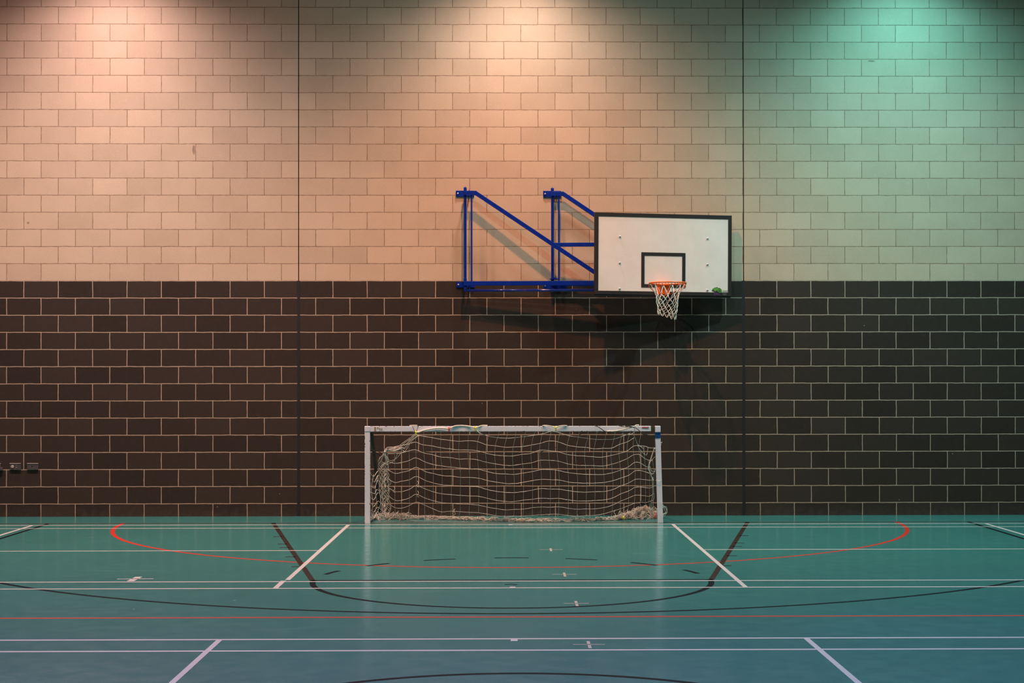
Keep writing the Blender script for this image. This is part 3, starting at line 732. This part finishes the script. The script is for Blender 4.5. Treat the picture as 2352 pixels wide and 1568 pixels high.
lash([(.255, F0+.03, 1.217), (.31, F0+.01, 1.218), (.37, F0, 1.208), (.41, F0, 1.190)], .007, M_ropew)
lash([(.41, F0, 1.190), (.45, F0, 1.208), (.51, F0+.02, 1.217), (.56, F0+.03, 1.216)], .007, M_ropew)
lash([(1.05, F0, 1.148), (1.16, F0, 1.152), (1.26, F0, 1.170), (1.33, F0, 1.190), (1.38, F0+.01, 1.20)], .009, M_ropew)
lash([(1.27, F0, 1.205), (1.33, F0, 1.198), (1.39, F0, 1.205), (1.42, F0+.01, 1.222), (1.455, F0+.01, 1.222)], .008, M_ropew)
lash([(1.38, F0, 1.20), (1.40, F0, 1.17), (1.385, F0+.02, 1.125), (1.33, F0+.05, 1.105), (1.25, -1.08, 1.115)], .0045, M_twine)
def tie(x, z, m, lab):
    b = NB()
    tube(b, [(x-.012, F0-.012, z+.022), (x, F0-.014, z), (x-.004, F0-.012, z-.026)], .007, 6)
    tube(b, [(x+.014, F0-.012, z+.018), (x, F0-.015, z), (x+.010, F0-.012, z-.018)], .006, 6)
    tube(b, [(x-.001, F0-.012, z-.01), (x+.002, F0-.012, z-.038)], .008, 6)
    tag(gobj('net_tie', b, m, NET, True), lab)
tie(-.905, 1.180, M_redtie, 'red tie'); tie(-.578, 1.188, M_yellow, 'yellow tie'); tie(.418, 1.190, M_yellow, 'yellow tie')
tie(-1.315, 1.135, M_yellow, 'yellow tie')
b = NB(); bmesh.ops.create_icosphere(b, subdivisions=2, radius=.018, matrix=Matrix.Translation((1.29, -.72, .035))); tag(gobj('net_tie', b, M_yellow, NET, True), 'yellow tie on the floor')
b = NB(); tube(b, smooth_path([(1.66, -1.0, .13), (1.675, -1.0, .10), (1.66, -1.0, .07), (1.68, -1.0, .05), (1.67, -1.0, .11)], 3), .009, 6)
tag(gobj('net_tie', b, mat('pink_tie', (.60, .16, .14), .6), NET, True), 'pink tie')
# black cord strung behind the net and round the right end of the bar
b = NB()
tube(b, smooth_path([(-1.875, -1.0, .915), (-1.82, -.98, .90), (-1.75, -.95, .87), (-1.70, -.92, .868), (-1.55, -.80, .872), (-1.30, -.70, .875), (-1.0, -.62, .852), (-.6, -.56, .835), (-.2, -.56, .825), (.10, -.62, .835), (.35, -.78, .905), (.58, -.95, 1.0), (.72, -1.05, 1.10), (.78, -1.10, 1.145)], 4), .0045, 6)
tube(b, smooth_path([(.90, -1.17, 1.222), (.95, F0-.004, 1.200), (1.0, F0-.008, 1.165), (1.04, F0-.006, 1.142), (1.10, F0-.004, 1.142)], 4), .005, 6)
tube(b, smooth_path([(1.18, -1.17, 1.222), (1.26, F0, 1.206), (1.32, F0-.006, 1.212), (1.40, F0-.012, 1.195), (1.46, F0-.012, 1.150), (1.50, F0+.01, 1.110), (1.55, -1.16, 1.105), (1.60, -1.14, 1.085), (1.66, -1.13, 1.082), (1.70, -1.14, 1.084)], 4), .005, 6)
tube(b, smooth_path([(-1.885, -1.05, .91), (-1.84, -1.0, .89), (-1.80, -.97, .85), (-1.77, -.95, .84)], 3), .006, 6)
tag(gobj('black_cord', b, M_cord, None, True), 'thin black cord')

# ------------------------------------------------------------ metal boxes low on the wall at the left
M_lip = mat('bright_lip', (.62, .56, .54), .4)
def plate_box(x0, x1, z0, z1, label, kind):
    cx_, cz_ = (x0+x1)/2, (z0+z1)/2
    t_ = thing('wall_box', label, 'wall box', (cx_, 0, cz_), 'metal boxes on the dark wall')
    bm = NB(); box(bm, (0, -.011, 0), (x1-x0, .022, z1-z0), bevel=.002)
    obj('body', bm, M_socket, t_)
    bm = NB(); box(bm, (0, -.024, (z1-z0)/2-.003), (x1-x0, .006, .006)); obj('top_lip', bm, M_lip, t_)
    if kind == 'lock':
        bm = NB(); bmesh.ops.create_cone(bm, cap_ends=True, segments=24, radius1=.018, radius2=.016, depth=.010, matrix=Matrix.Translation((-.036, -.026, -.002)) @ Matrix.Rotation(PI/2, 4, 'X'))
        lk = obj('lock', bm, mat('white_lock', (.62, .56, .52), .4), t_)
        bm = NB(); box(bm, (-.036, -.0315, -.002), (.018, .002, .004)); obj('key_slot', bm, M_black, lk)
        for z_ in (.013, -.013):
            bm = NB(); bmesh.ops.create_uvsphere(bm, u_segments=10, v_segments=6, radius=.005, matrix=Matrix.Translation((.016, -.022, z_))); obj('screw', bm, M_bolt, t_, True)
    elif kind == 'hole':
        bm = NB(); bmesh.ops.create_cone(bm, cap_ends=True, segments=20, radius1=.009, radius2=.009, depth=.003, matrix=Matrix.Translation((-.006, -.0225, 0)) @ Matrix.Rotation(PI/2, 4, 'X')); obj('socket_hole', bm, M_black, t_)
    else:
        bm = NB(); box(bm, (.010, -.018, -.035), (x1-x0+.03, .034, .042), bevel=.006); obj('lower_cover', bm, M_socket, t_)
    return t_
plate_box(-6.702, -6.558, .619, .703, 'grey metal wall box with a round pale lock, middle of three', 'lock')
plate_box(-6.475, -6.330, .620, .703, 'grey metal wall box with one dark hole, rightmost of three', 'hole')
plate_box(-6.960, -6.818, .625, .702, 'grey metal wall box cut off by the left edge of the photo', 'cover')
